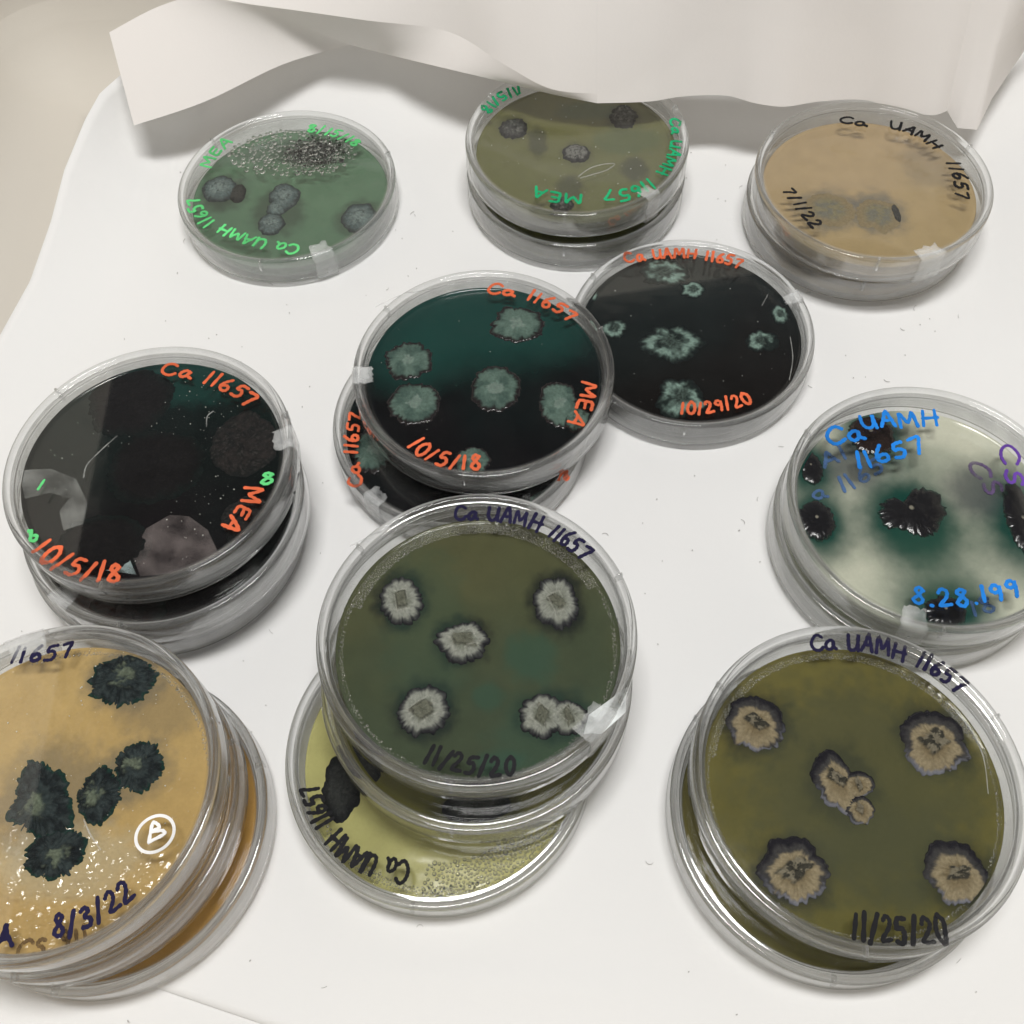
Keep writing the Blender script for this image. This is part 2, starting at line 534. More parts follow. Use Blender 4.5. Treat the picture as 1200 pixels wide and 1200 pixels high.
def ribbon(vs, fs, pts, half, z, th):
    """a pen stroke: a low raised ribbon with round ends, its width breathing a little"""
    pts = [np.array(p, float) for p in pts]
    P = catmull(pts, 6) if len(pts) > 2 else [pts[0] * (1 - t) + pts[1] * t for t in np.linspace(0, 1, 6)]
    P = np.array(P)
    d = np.gradient(P, axis=0)
    d /= np.maximum(1e-6, np.linalg.norm(d, axis=1))[:, None]
    nrm = np.stack([-d[:, 1], d[:, 0]], 1)
    m = len(P)
    hw = np.array([half * (1 + .16 * math.sin(1.9 * i + P[0][0])) for i in range(m)])
    top = []
    outline = []
    for k in range(5):
        a = math.pi * (.5 + k / 4)
        outline.append(P[0] + hw[0] * (d[0] * math.cos(a) + nrm[0] * math.sin(a)))
    rt = [P[i] - nrm[i] * hw[i] for i in range(1, m - 1)]
    lf = [P[i] + nrm[i] * hw[i] for i in range(1, m - 1)]
    cap = []
    for k in range(5):
        a = math.pi * (-.5 + k / 4)
        cap.append(P[-1] + hw[-1] * (d[-1] * math.cos(a) + nrm[-1] * math.sin(a)))
    # strip of quads, then fans for the two caps
    b = len(vs)
    ring = []
    L = [outline[0]] + lf + [cap[-1]]
    Rr = [outline[-1]] + rt + [cap[0]]
    for l, r in zip(L, Rr):
        zz = z + th + .005 * len(ring)            # a later part of the stroke lies over an earlier one
        ring.append(0)
        vs.append((l[0], l[1], z)); vs.append((r[0], r[1], z))
        vs.append((l[0], l[1], zz)); vs.append((r[0], r[1], zz))
    n = len(L)
    for i in range(n - 1):
        q = b + 4 * i
        fs += [(q + 2, q + 3, q + 7, q + 6), (q, q + 4, q + 5, q + 1), (q, q + 2, q + 6, q + 4), (q + 1, q + 5, q + 7, q + 3)]
    for cp in (outline, cap):
        c = len(vs)
        for p in cp:
            vs.append((p[0], p[1], z)); vs.append((p[0], p[1], (z + th - .003) if cp is outline else z + th + .005 * len(ring) + .003))
        fs.append(tuple(c + 2 * k + 1 for k in range(5)))
        for k in range(4):
            fs.append((c + 2 * k, c + 2 * k + 2, c + 2 * k + 3, c + 2 * k + 1))

def write(text, height, base, z, mat, parent, half=None, seed=0, bend=0):
    rnd = random.Random(seed)
    p0, p1, p2 = [np.array(p, float) for p in base]
    c = 2 * p1 - .5 * (p0 + p2)
    B = lambda t: (1 - t) ** 2 * p0 + 2 * t * (1 - t) * c + t * t * p2
    tt = np.linspace(0, 1, 200)
    pts = np.array([B(t) for t in tt])
    seg = np.concatenate([[0], np.cumsum(np.linalg.norm(np.diff(pts, axis=0), axis=1))])
    total = seg[-1]
    adv = [GL[ch][0] + .16 for ch in text]
    W = sum(adv) - .16
    sx_ = total / W                       # letters spread to fill the line that was written
    vs, fs = [], []
    half = half or .32 + .042 * height
    u = 0
    done = []
    for ch, ad in zip(text, adv):
        w_, strokes = GL[ch]
        jh = rnd.uniform(.9, 1.1); jy = rnd.uniform(-.06, .06); sl = rnd.uniform(-.06, .12)
        for st in strokes:
            out = []
            for gx, gy in st:
                s = (u + gx + sl * gy) * sx_
                t = float(np.interp(s, seg, tt))
                q = B(t)
                dq = 2 * (1 - t) * (c - p0) + 2 * t * (p2 - c)
                dq = dq / np.linalg.norm(dq)
                nq = np.array([-dq[1], dq[0]])
                extra = s - float(np.interp(t, tt, seg))
                out.append(q + dq * extra + nq * (gy * jh + jy) * height + np.array([rnd.uniform(-1, 1), rnd.uniform(-1, 1)]) * .03 * height)
            ribbon(vs, fs, out, half * rnd.uniform(.9, 1.12), z + .37 * len(done) % .031, .1)
            done.append(1)
        u += ad
    return mesh('writing', vs, fs, mat, parent, smooth=False)

# ------------------------------------------------------------------ petri dish parts
LID = [(0, 13.6), (43.2, 13.6), (44.3, 13.6), (44.7, 13.9), (44.9, 14.35), (45.3, 14.6), (46.2, 14.6), (46.7, 14.4), (47.0, 13.9), (47.05, 12.6),
       (47.1, 8), (47.15, 3.5), (47.0, 3.2), (46.2, 3.2), (46.05, 3.5), (45.95, 8), (45.85, 11.9), (45.5, 12.4), (44.6, 12.55), (43.2, 12.55), (0, 12.55)]
BASE = [(0, .7), (41.0, .7), (41.4, .2), (41.9, 0), (42.6, 0), (43.3, .25), (43.9, .9), (44.15, 2), (44.3, 11.9), (44.1, 12.2), (43.5, 12.2), (43.3, 11.9),
        (43.15, 3), (42.7, 1.9), (42.0, 1.75), (0, 1.75)]
def lid_mat(i): return 0 if i in (0, len(LID) - 2) else (2 if 2 <= i <= 7 or i in (11, 12) else 1)
def base_mat(i): return 0 if i in (0, len(BASE) - 2) else (2 if i in (8, 9, 10) else 1)
_lid = lathe(LID, lid_mat)
_lid = (_lid[0], [f[::-1] for f in _lid[1]], _lid[2])      # this outline runs the other way round
def add_box(g, pts8, m):
    v, f, mi = g
    q = len(v)
    v += pts8
    for e in ((0, 3, 2, 1), (4, 5, 6, 7), (0, 1, 5, 4), (1, 2, 6, 5), (2, 3, 7, 6), (3, 0, 4, 7)):
        f.append(tuple(q + i for i in e)); mi.append(m)
for deg in (20, 140, 260):                      # the small vent ribs under the lid's rim
    a0, a1 = R(deg - .5), R(deg + .5)
    P8 = [(r * math.cos(a), r * math.sin(a), zz) for zz in (9.5, 14.7) for r, a in ((45.2, a0), (47.25, a0), (47.25, a1), (45.2, a1))]
    add_box(_lid, P8, 1)
_base = lathe(BASE, base_mat)
lid_me = base_me = None

AG = dict(  # base colours of the gels
 A=((.095, .178, .105), (.080, .155, .095)), B=((.130, .128, .046), (.11, .115, .042)), C=((.38, .275, .145), (.36, .265, .125)),
 E=((.0035, .012, .012), (.004, .004, .005)), F=((.006, .011, .011), (.006, .005, .0045)), D=((.003, .010, .009), (.006, .005, .006)),
 G=((.62, .62, .50), (.57, .58, .47)), H=((.092, .094, .044), (.058, .076, .044)), H3=((.50, .47, .19), (.42, .40, .16)),
 H2=((.13, .12, .035), (.11, .105, .03)), I=((.150, .132, .040), (.128, .115, .034)), J=((.52, .365, .15), (.48, .325, .125)), J3=((.56, .32, .085), (.52, .30, .08)))
HC = dict(ink=(.016, .020, .018), slate=(.085, .095, .095), green=(.035, .09, .062), deepgreen=(.006, .055, .042), teal=(.010, .058, .048), mud=(.070, .076, .042), pale=(.50, .44, .30))

def make_agar(key, d, parent):
    NR, NA = (130, 420) if key == 'J' else (80, 220)
    base, second = AG[key]
    za = d['agar']
    vs = []
    rr = np.linspace(0, 1, NR + 1)[1:] * 42.75
    aa = np.linspace(0, 2 * math.pi, NA, endpoint=False)
    X = (rr[:, None] * np.cos(aa)).ravel(); Y = (rr[:, None] * np.sin(aa)).ravel()
    X = np.concatenate([[0], X]); Y = np.concatenate([[0], Y])
    sd = int(abs(d['at'][0] * 7 + d['at'][2] * 3)) % 97
    f = smooth01(.5 + .012 * (-Y) + .9 * (fbm(X / 26, Y / 26, sd) - .5))
    col = mix(np.broadcast_to(base, (len(X), 3)), np.array(second), f)
    col = col * (1 + (.06 if key == 'G' else .2) * (fbm(X / 5, Y / 5, sd + 5) - .5))[:, None]
    nz = fbm(X / 3.2, Y / 3.2, sd + 11)
    for (hx, hy, hrx, hry, k, s) in d.get('halo', []):
        q = np.hypot((X - hx) / hrx, (Y - hy) / hry) + (.12 if key in 'GE' else .45) * (nz - .5)
        g = s * (1 - (smooth01((q - .30) / .85) if key in 'GE' else smooth01((q - .52) / .56)))
        col = mix(col, np.array(HC[k]), g)
    Z = za + .12 * (fbm(X / 9, Y / 9, sd + 3) - .5)
    if key == 'J':                                   # the wet, rippled side of the tan gel
        wet = smooth01((-Y - 4 - .25 * X + 18 * (fbm(X / 12, Y / 12, 77) - .5)) / 14)
        Z = Z + .60 * wet * (fbm(X / 1.9, Y / 1.5, 71, 3) - .5) * 2 + .10 * (fbm(X / 3, Y / 3, 72, 2) - .5)
    men = np.clip((np.hypot(X, Y) - 41.2) / 1.75, 0, 1)
    Z = Z + .7 * men ** 2                            # the gel creeps a little up the wall
    vs = list(zip(X, Y, Z))
    fs = []
    for k in range(NA):
        fs.append((0, 1 + k, 1 + (k + 1) % NA))
    for i in range(NR - 1):
        for k in range(NA):
            a = 1 + i * NA + k; b = 1 + i * NA + (k + 1) % NA
            fs.append((a, a + NA, b + NA, b))
    last = 1 + (NR - 1) * NA
    nv = len(vs)
    for k in range(NA):
        vs.append((42.3 * math.cos(aa[k]), 42.3 * math.sin(aa[k]), 1.9))
    for k in range(NA):
        fs.append((last + k, nv + k, nv + (k + 1) % NA, last + (k + 1) % NA))
    fs.append(tuple(reversed(range(nv, nv + NA))))
    col = np.concatenate([col, np.broadcast_to(base, (NA, 3))])
    m = M['agar_wet'] if key == 'J' else M['agar']
    return mesh('agar', vs, fs, m, parent, cols=col)

# ------------------------------------------------------------------ colonies
def colony(kind, shape, za, parent, seed):
    NR, NA = 26, 120
    th = np.linspace(0, 2 * math.pi, NA, endpoint=False)
    if isinstance(shape[0], tuple) and len(shape) == 3 and not isinstance(shape[1], tuple):
        (cx, cy_), rx, ry = shape
        rad = 1 / np.sqrt((np.cos(th) / rx) ** 2 + (np.sin(th) / ry) ** 2)
    else:
        P = np.array(catmull(list(shape) + [shape[0]], 8)[:-1])
        cx, cy_ = P.mean(0)
        a = np.arctan2(P[:, 1] - cy_, P[:, 0] - cx); r = np.hypot(P[:, 0] - cx, P[:, 1] - cy_)
        o = np.argsort(a)
        rad = np.interp(th, a[o], r[o], period=2 * math.pi)
    mean = rad.mean()
    ct, st = np.cos(th), np.sin(th)
    lob = dict(grey=(.18, .05), tan=(.16, .04), teal=(.14, .10), fuzz=(.25, .10), lobed=(.16, .13), wet=(.05, .13), brownwet=(.05, .13),
               cauli=(.14, .05), crust=(.22, .14), cruston=(.2, .1), dark=(.16, .06), smudge=(.2, .1), black=(.12, .08), brown=(.12, .06))[kind]
    rad = rad * (1 + lob[0] * 2 * (fbm(ct * 2.2 + 9, st * 2.2 + seed, seed, 2) - .5) + lob[1] * 2 * (fbm(ct * mean * 1.1 + 31, st * mean * 1.1 + 7, seed + 9, 3) - .5))
    if kind in ('grey', 'tan', 'teal'):              # scalloped margins
        n = fbm(ct * mean * .42 + seed, st * mean * .42 + 3, seed + 17, 2)
        dip = np.exp(-((2 * n - 1) / .16) ** 2)      # rounded lobes parted by notches
        low = (.35 + .65 * np.clip(.5 - st, 0, 1)) if kind == 'tan' else 1.0
        rad = rad * (1.03 - (.06 if kind == 'teal' else .12) * dip * low)
    t = np.linspace(0, 1, NR + 1)[1:]
    T = np.repeat(t[:, None], NA, 1)
    X = cx + T * rad * ct; Y = cy_ + T * rad * st
    X = np.concatenate([[cx], X.ravel()]); Y = np.concatenate([[cy_], Y.ravel()])
    far = np.maximum(1, np.hypot(X, Y) / 42.0)
    X = X / far; Y = Y / far
    T = np.concatenate([[0], T.ravel()]); TH = np.concatenate([[0], np.tile(th, NR)])
    N1 = fbm(X / 1.6, Y / 1.6, seed + 20); N2 = fbm(X / .55, Y / .55, seed + 30, 3)
    RAD = fbm(np.cos(TH) * mean * 2.4 + 40, np.sin(TH) * mean * 2.4 + T * .9, seed + 40, 3)   # radial fibres
    Q = np.clip(T + .20 * (N1 - .5) + .10 * (RAD - .5), 0, 1.2)
    # the plug of old gel each colony grew from
    pa = seed * 1.7
    px = (X - cx) * math.cos(pa) + (Y - cy_) * math.sin(pa); py = -(X - cx) * math.sin(pa) + (Y - cy_) * math.cos(pa)
    pw, ph = mean * (.30 + .05 * (seed % 3)), mean * (.20 + .08 * (seed % 2))
    plug = smooth01((1.15 - np.maximum(np.abs(px) / pw, np.abs(py + .45 * px * (seed % 3 - 1)) / ph) + .8 * (N1 - .5)) / .3)
    edge = np.clip(1 - np.abs(np.maximum(np.abs(px) / pw, np.abs(py + .45 * px * (seed % 3 - 1)) / ph) - 1.0 + .6 * (N1 - .5)) / .16, 0, 1)
    full = lambda c: np.broadcast_to(np.array(c, float), (len(X), 3)).copy()
    dome = 1 - T ** 3
    wet_from = 2.0
    if kind == 'grey':
        c = mix(full((.19, .20, .16)), np.array((.34, .35, .31)), smooth01((Q - .25) / .35) * (.35 + .6 * RAD))
        c = mix(c, np.array((.060, .062, .062)), smooth01((Q - .66) / .20))
        c = mix(c, np.array((.018, .018, .022)), smooth01((Q - .84) / .12))
        c = mix(c, np.array((.15, .15, .11)), plug * (.35 + .6 * N1))
        c = mix(c, np.array((.045, .045, .04)), edge * .75 * smooth01((N1 - .38) / .2))
        c = mix(c, np.array((.40, .40, .35)), .7 * np.clip(1 - np.abs(np.maximum(np.abs(px) / pw, np.abs(py) / ph) - 1.3) / .2, 0, 1) * (N1 > .45))
        h = 2.0 * (1 - T ** 5) * (.75 + .45 * (RAD - .5)) + .9 * plug * (.5 + N2)
        wet_from = .93
    elif kind == 'tan':
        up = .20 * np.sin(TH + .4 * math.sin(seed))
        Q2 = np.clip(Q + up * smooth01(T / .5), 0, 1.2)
        c = mix(full((.21, .165, .095)), np.array((.33, .275, .175)), smooth01((Q2 - .2) / .35) * (.35 + .6 * RAD))
        c = mix(c, np.array((.052, .05, .05)), smooth01((Q2 - .62) / .14))
        c = mix(c, np.array((.014, .013, .018)), smooth01((Q2 - .8) / .2))
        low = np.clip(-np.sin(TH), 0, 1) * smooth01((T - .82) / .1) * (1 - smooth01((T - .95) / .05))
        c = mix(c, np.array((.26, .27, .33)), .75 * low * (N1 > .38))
        c = mix(c, np.array((.22, .20, .15)), plug * .8)
        c = mix(c, np.array((.025, .025, .02)), plug * (N1 > .56) * .85)
        c = mix(c, np.array((.04, .037, .03)), edge * .6 * (N1 > .45))
        h = 2.2 * (1 - T ** 5) * (.75 + .45 * (RAD - .5)) + .9 * plug * (.5 + N2)
        wet_from = .92
    elif kind == 'teal':
        NL = fbm(X / 3.4, Y / 3.4, seed + 60, 2)
        c = mix(full((.115, .175, .145)), np.array((.055, .095, .080)), np.clip(smooth01((NL - .32) / .4) * .8 + .35 * (Q - .4), 0, 1))
        c = mix(c, np.array((.21, .27, .235)), .8 * smooth01((.30 - np.hypot(px, py) / mean + .4 * (N1 - .5)) / .1))
        c = mix(c, np.array((.016, .012, .013)), smooth01((Q - .74) / .16))
        c = mix(c, np.array((.16, .23, .19)), .6 * smooth01((.30 - T + .3 * (N1 - .5)) / .15) * (N2 > .5))
        h = 1.5 * dome * (.75 + .6 * (N1 - .5) + .2 * (RAD - .5))
        wet_from = .90
    elif kind == 'fuzz':
        ring = np.exp(-((Q - .62) / .22) ** 2)
        N3 = fbm(X / 4.2, Y / 4.2, seed + 70, 3)
        c = mix(full((.010, .018, .016)), np.array((.20, .29, .25)), np.clip(1.25 * ring * smooth01((N3 - .30) / .30), 0, 1))
        c = mix(c, np.array((.10, .14, .12)), plug * .7 * N2)
        c = mix(c, np.array((.006, .010, .010)), smooth01((Q - .62) / .34))
        h = .8 * dome * (.5 + N1)
    elif kind == 'lobed':
        c = mix(full((.032, .044, .045)), np.array((.012, .017, .019)), smooth01((N1 - .35) / .3))
        spot = smooth01((.42 - np.hypot((X - cx - .15 * mean * math.sin(seed)) / mean, (Y - cy_ + .15 * mean * math.cos(seed)) / mean) + .9 * (N1 - .5)) / .3)
        c = mix(c, np.array((.16, .19, .135)), spot * .75)
        c = mix(c, np.array((.010, .040, .030)), smooth01((Q - .84) / .12))
        c = mix(c, np.array((.007, .011, .013)), .85 * np.clip(1 - np.abs(RAD - .5) / .06, 0, 1) * smooth01((T - .35) / .2))
        h = 2.4 * dome * (.7 + .9 * (N1 - .5)) - .7 * np.clip(1 - np.abs(RAD - .5) / .08, 0, 1) * smooth01((T - .3) / .3)
    elif kind in ('wet', 'brownwet'):
        c = full((.007, .007, .009) if kind == 'wet' else (.020, .011, .009))
        c = mix(c, np.array((.30, .28, .22)), .8 * smooth01((.10 - np.hypot((X - cx) / mean, (Y - cy_ - .15 * mean) / mean) + .1 * (N1 - .5)) / .06))
        c = mix(c, np.array((.004, .03, .02)), smooth01((Q - .88) / .1))
        h = 1.25 * (1 - T ** 5) * (.8 + .5 * (fbm(X / 6, Y / 6, seed + 3, 2) - .5))
        wet_from = 0 if kind == 'wet' else .8
    elif kind == 'cauli':
        c = mix(full((.16, .205, .195)), np.array((.075, .105, .105)), smooth01((Q - .2) / .55) * (.5 + N1))
        c = mix(c, np.array((.022, .03, .032)), smooth01((Q - .70) / .25))
        c = mix(c, np.array((.03, .045, .045)), smooth01((.28 - np.abs(T - .3 - .2 * (N1 - .5)) * 3) / .3) * (N1 > .5) * .8)
        h = 2.2 * (1 - T ** 2.2) * (.8 + .7 * (N1 - .5)) - .9 * smooth01((.22 - T) / .2)
    elif kind in ('crust', 'cruston'):
        c = mix(full((.055, .056, .052) if kind == 'crust' else (.15, .15, .135)), np.array((.12, .12, .11)), smooth01((N1 - .5) / .2))
        c = mix(c, np.array((.014, .014, .014)), smooth01((Q - .66) / .16))
        c = mix(c, np.array((.018, .018, .018)), (N2 < .40) * .7)
        h = 1.3 * dome * (.6 + N1)
    elif kind == 'smudge':
        c = mix(full((.20, .175, .10)), np.array((.15, .145, .115)), smooth01((N1 - .35) / .3))
        c = mix(c, np.array((.225, .175, .095)), smooth01((Q - .45) / .35))
        h = .5 * dome * (.5 + N1)
    elif kind == 'black':
        c = mix(full((.0055, .005, .0055)), np.array((.003, .007, .0065)), smooth01((Q - .7) / .3)) * (.7 + .6 * N1)[:, None]
        h = .9 * dome * (.6 + .8 * N1)
        wet_from = 2
    elif kind == 'brown':
        c = mix(full((.022, .019, .018)), np.array((.010, .011, .011)), smooth01((N1 - .3) / .4))
        c = mix(c, np.array((.008, .010, .010)), smooth01((Q - .8) / .2))
        c = mix(c, np.array((.05, .045, .04)), smooth01((N2 - .6) / .15) * .5 * (N1 > .5))
        h = .9 * dome * (.5 + N1)
    else:  # dark
        c = mix(full((.028, .030, .028)), np.array((.012, .013, .014)), smooth01((Q - .5) / .4))
        h = 1.3 * dome * (.6 + .8 * N1)
    if kind != 'wet' and kind != 'smudge':
        c = c * ((.78 + .44 * N2) if kind in ('grey', 'tan', 'teal') else (.5 + 1.0 * N2))[:, None]
    h = h * min(1.0, mean / 5)
    Z = za + .02 + h
    Z = np.where(T > .999, za - .25, Z)
    fs, mi = [], []
    for k in range(NA):
        fs.append((0, 1 + k, 1 + (k + 1) % NA)); mi.append(1 if wet_from <= 0 else 0)
    for i in range(NR - 1):
        for k in range(NA):
            a = 1 + i * NA + k; b = 1 + i * NA + (k + 1) % NA
            fs.append((a, a + NA, b + NA, b)); mi.append(1 if t[i] >= wet_from else 0)
    return mesh('colony', list(zip(X, Y, Z)), fs, [M['fungus'], M['fungus_wet']], parent, mat_idx=mi, cols=c)

# ------------------------------------------------------------------ droplets, tape, films, specks
def domes(name, pts, parent, mat, down, tall=1.0):
    """low beads of water; each a closed half lens"""
    vs, fs = [], []
    NS = 10
    for x, y, r, z in pts:
        b = len(vs)
        rings = ((1.0, 0.0), (.95, .36), (.74, .68), (.40, .90))
        sg = -1 if down else 1
        for q, hgt in rings:
            for k in range(NS):
                a = 2 * math.pi * k / NS
                vs.append((x + r * q * math.cos(a), y + r * q * math.sin(a), z + sg * hgt * r * tall))
        vs.append((x, y, z + sg * .98 * r * tall))
        for i in range(3):
            for k in range(NS):
                k2 = (k + 1) % NS
                f = (b + i * NS + k, b + i * NS + k2, b + (i + 1) * NS + k2, b + (i + 1) * NS + k)
                fs.append(f if not down else f[::-1])
        for k in range(NS):
            f = (b + 3 * NS + k, b + 3 * NS + (k + 1) % NS, b + 4 * NS)
            fs.append(f if not down else f[::-1])
        f = tuple(b + k for k in range(NS))
        fs.append(f[::-1] if not down else f)
    o = mesh(name, vs, fs, mat, parent)
    o['kind'] = 'stuff'
    return o

def scatter(gen, n, rmin, rmax, seed, tries=40, power=3):
    rnd = random.Random(seed)
    placed, grid = [], {}
    for _ in range(n):
        for _t in range(tries):
            x, y = gen(rnd)
            r = rmin + (rmax - rmin) * rnd.random() ** power
            gx, gy = int(x // 2), int(y // 2)
            ok = True
            for i in (-1, 0, 1):
                for j in (-1, 0, 1):
                    for (a, b, s) in grid.get((gx + i, gy + j), ()):
                        if (a - x) ** 2 + (b - y) ** 2 < (r + s) ** 2 * 1.02:
                            ok = False
            if ok:
                placed.append((x, y, r)); grid.setdefault((gx, gy), []).append((x, y, r))
                break
    return placed

def tape(angle, width, parent, mat, seed):
    """a strip folded over the rim: from the top plate, over the bead, down the wall"""
    rnd = random.Random(seed)
    prof = [(40.6 + rnd.uniform(-1, 1), 13.78), (43, 13.8), (44.6, 14.3), (45.4, 14.75), (46.6, 14.7), (47.3, 14.1), (47.45, 11), (47.5, 7), (47.5, 3.0), (46.6 , 1.2), (45.0, .9)]
    n = 8
    half = math.degrees(width / 2 / 47)
    vs, fs = [], []
    for i, (r, z) in enumerate(prof):
        for k in range(n + 1):
            a = R(angle + (k / n * 2 - 1) * half + (rnd.uniform(-.5, .5) if k in (0, n) else 0) + i * .12)
            j = (.5 * noise(k * .9, i * .8, seed) - .2) * .5
            jj = rnd.uniform(-.8, .8) if i == 0 else 0
            vs.append(((r + max(0, j) + jj) * math.cos(a), (r + max(0, j) + jj) * math.sin(a), z + (max(0, j) if r < 46 else 0)))
    for i in range(len(prof) - 1):
        for k in range(n):
            a = i * (n + 1) + k
            fs.append((a, a + 1, a + n + 2, a + n + 1))
    o = mesh('tape', vs, fs, mat, parent)
    md = o.modifiers.new('thickness', 'SOLIDIFY'); md.thickness = .00006; md.offset = 1
    return o

def film(kind, poly, z, parent):
    P = [np.array(p, float) for p in poly]
    n = len(P)
    top = [(p[0], p[1], z + .22) for p in P]; bot = [(p[0], p[1], z + .05) for p in P]
    fs = [tuple(range(n))] + [(k, n + k, n + (k + 1) % n, (k + 1) % n) for k in range(n)]
    area = sum(P[k][0] * P[(k + 1) % n][1] - P[(k + 1) % n][0] * P[k][1] for k in range(n))
    if area < 0:
        fs = [f[::-1] for f in fs]
    return mesh('film', top + bot, fs, M[kind], parent, smooth=False)

def ring_of(cx, cy_, r, half, z, mat, parent):
    vs, fs = [], []
    n = 40
    for k in range(n):
        a = 2 * math.pi * k / n
        rr = r * (1 + .05 * math.sin(2 * a + .5))
        for q, zz in ((-half, z), (half, z), (half, z + .1), (-half, z + .1)):
            vs.append((cx + (rr + q) * math.cos(a), cy_ + (rr + q) * math.sin(a), zz))
    for k in range(n):
        a, b = 4 * k, 4 * ((k + 1) % n)
        for i in range(4):
            j = (i + 1) % 4
            fs.append((a + i, b + i, b + j, a + j))
    return mesh('writing', vs, fs, mat, parent, smooth=False)

